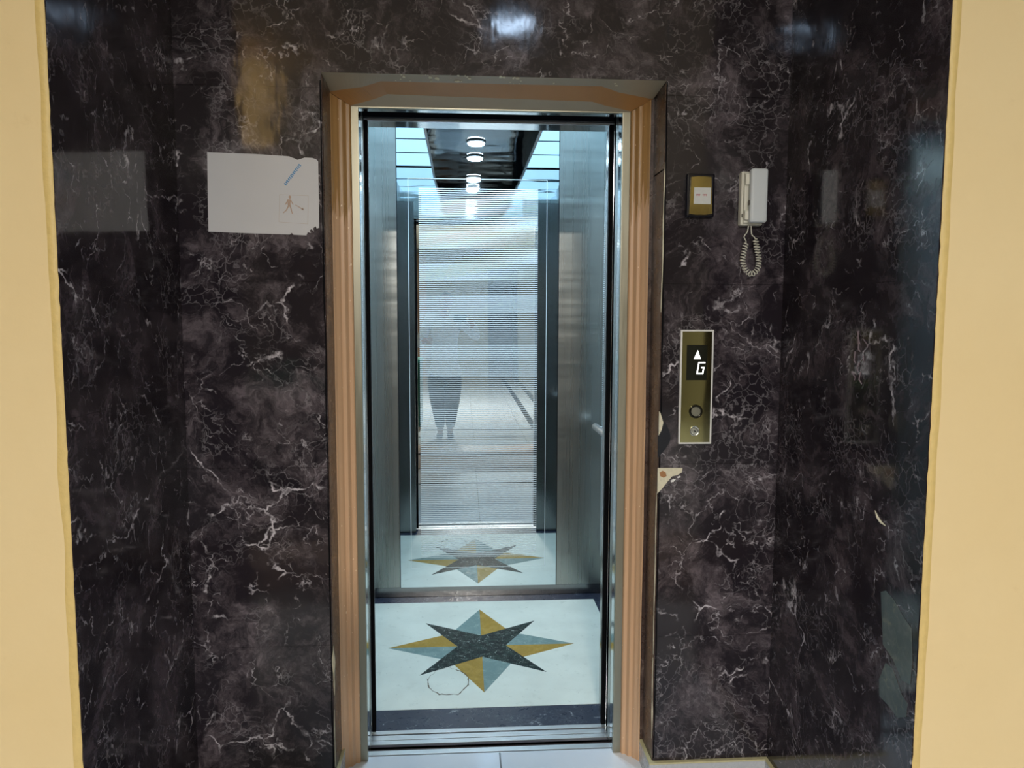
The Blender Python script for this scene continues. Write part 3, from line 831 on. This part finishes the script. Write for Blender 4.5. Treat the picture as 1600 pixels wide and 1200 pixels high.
bm = nb(); box(bm, 0.8955, 0.8985, 2.366, 2.3725, 1.925, 1.936); M_SLOT = plain('grey_slot', lin(120, 118, 110), 0.6); link('slot', bm, M_SLOT, ic)
bm = nb(); box(bm, 0.9085, 0.9097, 2.338, 2.352, 1.960, 1.975); link('slot', bm, M_SLOT, ic)
# cord
path = [(0.9198, 1.9), (0.9162, 1.8796), (0.9062, 1.8633), (0.9131, 1.847), (0.9076, 1.8184), (0.9044, 1.7857), (0.9159, 1.7571), (0.9354, 1.7449), (0.9539, 1.7615), (0.9572, 1.7923), (0.9497, 1.827), (0.9422, 1.8595), (0.9313, 1.8716), (0.9283, 1.9001)]
def catmull(p, n):
    out = []
    for i in range(len(p)-1):
        p0 = Vector(p[max(i-1, 0)]); p1 = Vector(p[i]); p2 = Vector(p[i+1]); p3 = Vector(p[min(i+2, len(p)-1)])
        for k in range(n):
            t = k/n
            out.append(0.5*((2*p1)+(-p0+p2)*t+(2*p0-5*p1+4*p2-p3)*t*t+(-p0+3*p1-3*p2+p3)*t**3))
    out.append(Vector(p[-1])); return out
cp = catmull(path, 60)
ln = [0]
for a, b in zip(cp, cp[1:]): ln.append(ln[-1]+(b-a).length)
tot = ln[-1]; s0, s1 = ln[60*3], ln[60*11]; turns = 27
cord = []
for i, p in enumerate(cp):
    # refine
    q = cp[min(i+1, len(cp)-1)]
    for sub in range(2):
        t = sub/2
        c = p.lerp(q, t); s = ln[i] + (ln[min(i+1, len(cp)-1)]-ln[i])*t
        d = (q-p).normalized() if (q-p).length > 0 else Vector((0, -1))
        nn = Vector((-d.y, d.x))
        r = 0.0078*max(0, min(1, (s-s0)/0.006, (s1-s)/0.006)) if s0 < s < s1 else 0
        ph = 2*math.pi*turns*(s-s0)/(s1-s0)
        cord.append((c.x+nn.x*r*math.cos(ph), 2.372+r*0.9*math.sin(ph), c.y+nn.y*r*math.cos(ph)))
bm = nb(); tube(bm, cord, 0.0017, 6); link('coiled_cord', bm, M_WHITE2, ic, smooth=True, label='curly cream cord')

# ------------------------------------------------------------------ call panel
cp_ = thing('call_panel', 'tall brass lift call panel showing a white arrow and letter G', 'call panel', (0.766, WY, 1.375))
bm = nb(); box(bm, 0.711, 0.8218, 2.388, WY-0.0005, 1.186, 1.5635, 0.002); link('bezel', bm, plain('bright_bezel', lin(232, 232, 230), 0.3), cp_)
M_PLATE = steel('olive_brass_plate', (0.38, 0.36, 0.18), 0.07, (3, 3, 3), wave=0.25)
bm = nb(); box(bm, 0.7165, 0.8155, 2.3872, 2.389, 1.192, 1.558); link('faceplate', bm, M_PLATE, cp_)
bm = nb(); box(bm, 0.7318, 0.8005, 2.3866, 2.3880, 1.3985, 1.5145); ds = link('display', bm, plain('black_display', (0.008, 0.010, 0.006), 0.15), cp_)
M_LED = plain('led_white', (1, 1, 1), 0.5, emit=(1, 1, 1), estr=1.6)
bm = nb(); prism_xz(bm, [(0.7683, 1.4976), (0.7790, 1.4682), (0.7552, 1.4682)], 2.3858, 2.3868); link('arrow', bm, M_LED, ds, label='lit white up arrow')
bm = nb()
G = [(0.7930, 1.4562), (0.7728, 1.4562), (0.7672, 1.4205), (0.7862, 1.4205), (0.7893, 1.4400), (0.7815, 1.4400)]
for a, b in zip(G, G[1:]):
    d = (Vector(b)-Vector(a)).normalized()*0.0012
    seg2(bm, Vector(a)-d, Vector(b)+d, 0.0042, 0, 2.3858, 2.3868)
link('letter', bm, M_LED, ds, label='lit white letter G')
bm = nb(); lathe(bm, [(0.0150, 0.0), (0.0225, 0.0), (0.0225, 0.003), (0.0195, 0.0045), (0.0160, 0.003), (0.0155, 0.001)], 'Y-', (0.7665, 2.3873, 1.295), 40)
bt = link('button_ring', bm, plain('dark_ring', (0.02, 0.018, 0.012), 0.15, metal=0.6), cp_, smooth=True)
bm = nb(); lathe(bm, [(0.0158, -0.001), (0.0158, 0.0022), (0.0150, 0.003), (0.001, 0.003)], 'Y-', (0.7665, 2.3873, 1.295), 40); link('button_cap', bm, steel('button_steel', (0.45, 0.44, 0.36), 0.3, (3, 3, 3)), bt)
bm = nb(); lathe(bm, [(0.0165, 0.0), (0.0165, 0.0018), (0.0150, 0.0026), (0.0125, 0.0016), (0.0085, 0.0018), (0.008, 0.004), (0.001, 0.004)], 'Y-', (0.7640, 2.3873, 1.230), 40)
kl = link('key_lock', bm, steel('lock_steel', (0.72, 0.74, 0.68), 0.25, (3, 3, 3)), cp_, smooth=False)
bm = nb(); seg2(bm, (0.7620, 1.2320), (0.7665, 1.2275), 0.0030, 0, 2.3825, 2.3835); link('keyhole', bm, M_BLACK, kl)

# ------------------------------------------------------------------ hall behind the camera (seen in mirror and gloss)
M_RIM = plain('white_lamp_rim', (0.8, 0.8, 0.78), 0.4)
for i, (x, y, s, p, c) in enumerate(LAMPS):
    lab = ['small cool-white round ceiling lamp above the landing', 'golden round ceiling lamp on the left above the steps',
           'large unseen ceiling lamp added in the middle of the hall to light the niche', 'unseen round ceiling lamp added at the far end of the hall for the mirror view'][i]
    if i == 1: continue
    t = thing('ceiling_lamp', lab, 'ceiling lamp', (x, y, CEIL), 'round ceiling lamps of the hall')
    bm = nb(); lathe(bm, [(s*0.40, -0.001), (s*0.56, -0.001), (s*0.57, -0.04), (s*0.54, -0.055), (s*0.50, -0.05)], 'Z', (x, y, CEIL), 40); link('lamp_rim', bm, M_RIM, t, smooth=True)
    bm = nb(); lathe(bm, [(s*0.495, -0.051), (s*0.49, -0.062), (s*0.3, -0.068)], 'Z', (x, y, CEIL), 40)
    link('diffuser', bm, plain('lamp_glow', (1, 1, 1), 0.5, emit=c, estr=5 if i else 3), t)

gx, gy = LAMPS[1][0], LAMPS[1][1]
pl = thing('pendant_lamp', 'golden drum pendant lamp hanging on the left above the steps, seen only as a reflection', 'pendant lamp', (gx, gy, CEIL))
bm = nb(); lathe(bm, [(0.05, -0.001), (0.05, -0.02), (0.012, -0.03), (0.010, -0.12)], 'Z', (gx, gy, CEIL), 24); link('canopy', bm, M_BRASS, pl, smooth=True)
bm = nb(); lathe(bm, [(0.03, -0.12), (0.155, -0.12), (0.160, -0.14), (0.160, -0.52), (0.155, -0.54), (0.03, -0.54)], 'Z', (gx, gy, CEIL), 16); sd = link('lamp_shade', bm, plain('golden_glow', (0.8, 0.55, 0.2), 0.5, var=0.4, scale=14, emit=GOLD, estr=3.2), pl)
for k_ in range(8):
    a_ = k_*math.pi/4
    bm = nb(); tube(bm, [(gx+0.163*math.cos(a_), gy+0.163*math.sin(a_), CEIL-0.11), (gx+0.163*math.cos(a_), gy+0.163*math.sin(a_), CEIL-0.55)], 0.009, 6); link('shade_rib', bm, M_BRASS, sd)

gc = thing('green_cabinet', 'dark green cabinet standing in the hall, reflected at the left edge of the mirror', 'cabinet', (-1.1, -1.15, 0.19))
M_GREEN = plain('dark_green_paint', lin(16, 84, 72), 0.3)
bm = nb(); box(bm, -1.65, -0.525, -1.45, -0.86, 0.25, 1.05, 0.01); link('body', bm, M_GREEN, gc)
bm = nb(); box(bm, -1.67, -0.510, -1.47, -0.84, 1.05, 1.085, 0.006); link('top', bm, plain('green_top', lin(70, 140, 130), 0.2), gc)
bm = nb(); box(bm, -1.63, -0.60, -1.43, -0.88, 0.19, 0.25); link('plinth', bm, M_BLACK, gc)
for x in (-1.36, -0.86):
    bm = nb(); box(bm, x-0.24, x+0.24, -0.862, -0.848, 0.29, 1.02, 0.004); dr = link('door_panel', bm, M_GREEN, gc)
    bm = nb(); tube(bm, [(x+0.2, -0.848, 0.75), (x+0.2, -0.83, 0.75), (x+0.2, -0.83, 0.65), (x+0.2, -0.848, 0.65)], 0.005, 8); link('handle', bm, M_ALU, dr)

# brown arched door on the far wall
ad = thing('door_2', None, None, (-1.3, HY, 0.19), kind='structure')
M_WOOD = plain('brown_wood', lin(104, 66, 36), 0.35, var=0.25, scale=8)
M_TANW = plain('tan_door_surround', lin(150, 124, 100), 0.5, var=0.05)
def arch(x0, x1, z0, zs, n=16):
    c = (x0+x1)/2; r = (x1-x0)/2
    return [(x0, z0), (x0, zs)] + [(c-r*math.cos(math.pi*i/n), zs+r*math.sin(math.pi*i/n)) for i in range(1, n)] + [(x1, zs), (x1, z0)]
bm = nb(); box(bm, -2.4, -0.86, HY+0.001, HY+0.03, 0.19, 3.1); link('surround', bm, M_TANW, ad)
bm = nb(); prism_xz(bm, arch(-2.15, -1.05, 0.20, 2.15), HY+0.07, HY+0.031); link('leaf', bm, M_WOOD, ad)

# ------------------------------------------------------------------ the photographer, seen in the mirror
GZ = 0.19
def skin(name, chains, mat, parent=None, sub=2, label=None, cat=None):
    """chains: lists of (co, radius); chains share verts by equal coordinates. first vertex is the root."""
    idx = {}; verts = []; rad = []; edges = []
    for ch in chains:
        prev = None
        for co, r in ch:
            key = tuple(round(c, 4) for c in co)
            if key not in idx:
                idx[key] = len(verts); verts.append(co); rad.append(r)
            i = idx[key]
            if prev is not None and prev != i: edges.append((prev, i))
            prev = i
    me = bpy.data.meshes.new(name); me.from_pydata(verts, edges, []); me.materials.append(mat)
    o = bpy.data.objects.new(name, me); COL.objects.link(o)
    md = o.modifiers.new('skin', 'SKIN'); md.use_smooth_shade = True
    for i, v in enumerate(me.skin_vertices[0].data):
        r = rad[i]; v.radius = r if isinstance(r, tuple) else (r, r)
        v.use_root = (i == 0)
    s = o.modifiers.new('sub', 'SUBSURF'); s.levels = sub; s.render_levels = sub
    if parent is not None:
        o.parent = parent; o.matrix_parent_inverse = parent.matrix_world.inverted()
    if label: o['label'] = label
    if cat: o['category'] = cat
    return o
M_SKIN = plain('skin', lin(150, 104, 80), 0.55)
M_SHIRT = plain('pale_blue_shirt', lin(196, 208, 226), 0.8, var=0.06)
M_TROU = plain('dark_trousers', lin(34, 38, 48), 0.8)
M_HAIR = plain('black_hair', (0.01, 0.009, 0.008), 0.6)
px, py = -0.21, -0.40
pel = (px, py, GZ+0.90)
RH = (0.066, -0.062, 1.585); LHn = (-0.40, -0.16, 1.33)
rs = (px+0.19, py, GZ+1.385); ls = (px-0.19, py, GZ+1.385)
re = (0.17, -0.33, 1.36); le = (px-0.30, py+0.02, 1.27)
rw = (0.095, -0.110, 1.545); lw = (-0.43, -0.235, 1.345)
chest = (px, py, GZ+1.20); neckb = (px, py-0.005, GZ+1.43); neck = (px+0.01, py+0.01, GZ+1.50)
person = skin('person', [
    [(pel, (0.14, 0.10)), ((px, py, GZ+1.03), (0.13, 0.095)), (chest, (0.155, 0.105)), ((px, py, GZ+1.36), (0.12, 0.085)), (neckb, (0.06, 0.06)), (neck, (0.052, 0.052))],
    [((px, py, GZ+1.36), (0.12, 0.085)), (rs, 0.055), (re, 0.042), (rw, 0.028), (RH, (0.034, 0.018))],
    [((px, py, GZ+1.36), (0.12, 0.085)), (ls, 0.055), (le, 0.042), (lw, 0.028), (LHn, (0.034, 0.018))],
    [(pel, (0.14, 0.10)), ((px+0.09, py, GZ+0.80), 0.085), ((px+0.095, py+0.02, GZ+0.47), 0.058), ((px+0.07, py, GZ+0.25), 0.055), ((px+0.057, py-0.01, GZ+0.085), 0.038), ((px+0.062, py+0.12, GZ+0.035), (0.035, 0.025))],
    [(pel, (0.14, 0.10)), ((px-0.09, py, GZ+0.80), 0.085), ((px-0.095, py+0.02, GZ+0.47), 0.058), ((px-0.07, py, GZ+0.25), 0.055), ((px-0.057, py-0.01, GZ+0.085), 0.038), ((px-0.062, py+0.12, GZ+0.035), (0.035, 0.025))],
], M_SKIN, label='person in long pale shirt and dark trousers holding a phone, reflected in the mirror', cat='person')
# fingers (right hand round the phone end, left hand loosely curled)
def finger(name, pts, r):
    skin(name, [[(p, r*(1-0.12*i)) for i, p in enumerate(pts)]], M_SKIN, person, 1)
for i, dz in enumerate((0.028, 0.010, -0.008, -0.025)):
    ln_ = (0.9, 1.0, 0.95, 0.8)[i]
    finger('finger', [(0.068, -0.058, 1.585+dz), (0.070, -0.030, 1.592+dz), (0.062, 0.002, 1.594+dz), (0.062-0.024*ln_, 0.0045, 1.594+dz)] if i else
           [(0.068, -0.058, 1.585+dz), (0.072, -0.034, 1.600+dz), (0.066, -0.018, 1.612+dz), (0.046, -0.014, 1.612+dz)], 0.0085)
    finger('finger', [(-0.40, -0.165, 1.33+dz), (-0.385, -0.120, 1.333+dz), (-0.360, -0.100, 1.330+dz), (-0.338, -0.110, 1.327+dz)], 0.0085)
finger('thumb', [(0.060, -0.070, 1.570), (0.040, -0.050, 1.560), (0.025, -0.034, 1.566)], 0.0098)
finger('thumb', [(-0.395, -0.180, 1.345), (-0.365, -0.155, 1.362), (-0.345, -0.135, 1.360)], 0.0098)
# head
def head(parent, c, yawa):
    bm = nb()
    bmesh.ops.create_uvsphere(bm, u_segments=32, v_segments=24, radius=1)
    for v in bm.verts:
        x, y, z = v.co
        w = 0.076*(1 - 0.22*max(0, -z)**1.5)
        d = 0.094*(1 - 0.10*max(0, -z))
        v.co = Vector((x*w, y*d, z*0.118))
        if y > 0.4:
            nose = math.exp(-((x*0.076)/0.011)**2 - ((v.co.z+0.012)/0.024)**2)*0.020
            brow = math.exp(-((v.co.z-0.026)/0.010)**2)*0.004
            mouth = -math.exp(-((x*0.076)/0.024)**2-((v.co.z+0.052)/0.005)**2)*0.003
            eye = -math.exp(-((abs(x*0.076)-0.030)/0.012)**2-((v.co.z-0.008)/0.010)**2)*0.006
            v.co.y += nose+brow+mouth+eye
    for f in bm.faces: pass
    for v in bm.verts: v.co += Vector(c)
    link('head', bm, M_SKIN, parent, smooth=True)
    for s in (-1, 1):
        bm = nb(); bmesh.ops.create_uvsphere(bm, u_segments=12, v_segments=8, radius=0.011)
        for v in bm.verts: v.co += Vector((c[0]+s*0.030, c[1]+0.079, c[2]+0.008))
        link('eye', bm, plain('eye_dark', (0.03, 0.02, 0.015), 0.2), parent, smooth=True)
        bm = nb(); bmesh.ops.create_uvsphere(bm, u_segments=12, v_segments=10, radius=1)
        for v in bm.verts: v.co = Vector((v.co.x*0.010, v.co.y*0.018, v.co.z*0.030)) + Vector((c[0]+s*0.078, c[1]-0.004, c[2]+0.0))
        link('ear', bm, M_SKIN, parent, smooth=True)
    bm = nb(); box(bm, c[0]-0.022, c[0]+0.022, c[1]+0.078, c[1]+0.0865, c[2]-0.056, c[2]-0.049, 0.003); link('mouth', bm, plain('lips', lin(130, 76, 66), 0.5), parent)
    bm = nb(); bmesh.ops.create_uvsphere(bm, u_segments=32, v_segments=20, radius=1)
    for v in bm.verts:
        x, y, z = v.co
        v.co = Vector((x*0.083, y*0.102-0.004, z*0.126)) + Vector(c)
    dl = [v for v in bm.verts if (v.co.z-c[2]) < 0.030+ max(0, (v.co.y-c[1]))*0.45 - (0.07 if v.co.y < c[1]-0.01 else 0)]
    bmesh.ops.delete(bm, geom=dl, context='VERTS')
    link('hair', bm, M_HAIR, parent, smooth=True)
head(person, (px+0.02, py+0.03, GZ+1.60), 0)
# clothes
sh = skin('shirt', [
    [((px, py, GZ+0.98), (0.165, 0.125)), ((px, py, GZ+1.20), (0.175, 0.125)), ((px, py, GZ+1.36), (0.15, 0.105)), ((px, py-0.005, GZ+1.425), (0.075, 0.07))],
    [((px, py, GZ+0.98), (0.185, 0.13)), ((px, py, GZ+0.82), (0.215, 0.15)), ((px, py, GZ+0.69), (0.235, 0.16))],
    [((px, py, GZ+1.36), (0.15, 0.105)), (rs, 0.075), (re, 0.060), ((0.112, -0.150, 1.520), 0.046)],
    [((px, py, GZ+1.36), (0.15, 0.105)), (ls, 0.075), (le, 0.060), ((-0.448, -0.27, 1.330), 0.048)],
], M_SHIRT, person, label='long pale shirt')
skin('trousers', [
    [((px, py, GZ+0.82), (0.16, 0.12)), ((px+0.100, py, GZ+0.68), 0.118), ((px+0.085, py+0.015, GZ+0.45), 0.098), ((px+0.055, py, GZ+0.10), 0.055)],
    [((px, py, GZ+0.82), (0.16, 0.12)), ((px-0.100, py, GZ+0.68), 0.118), ((px-0.085, py+0.015, GZ+0.45), 0.098), ((px-0.055, py, GZ+0.10), 0.055)]], M_TROU, person, label='dark tapered trousers')
for s in (-1, 1):
    skin('shoe', [[((px+s*0.057, py-0.055, GZ+0.040), (0.036, 0.036)), ((px+s*0.060, py+0.04, GZ+0.042), (0.042, 0.038)), ((px+s*0.066, py+0.15, GZ+0.030), (0.040, 0.026)), ((px+s*0.068, py+0.20, GZ+0.024), (0.030, 0.020))]], M_BLACK, person)
ph = thing('phone', 'dark phone held sideways by the reflected person', 'phone', (-0.02, -0.01, 1.59))
bm = nb(); box(bm, -0.098, 0.046, -0.0135, -0.0055, 1.553, 1.628, 0.003); pb = link('phone_body', bm, plain('phone_black', (0.01, 0.01, 0.012), 0.2), ph)
bm = nb(); box(bm, -0.020, 0.020, -0.0056, -0.0035, 1.582, 1.622, 0.001); link('camera_bump', bm, M_DARKSTEEL, pb)
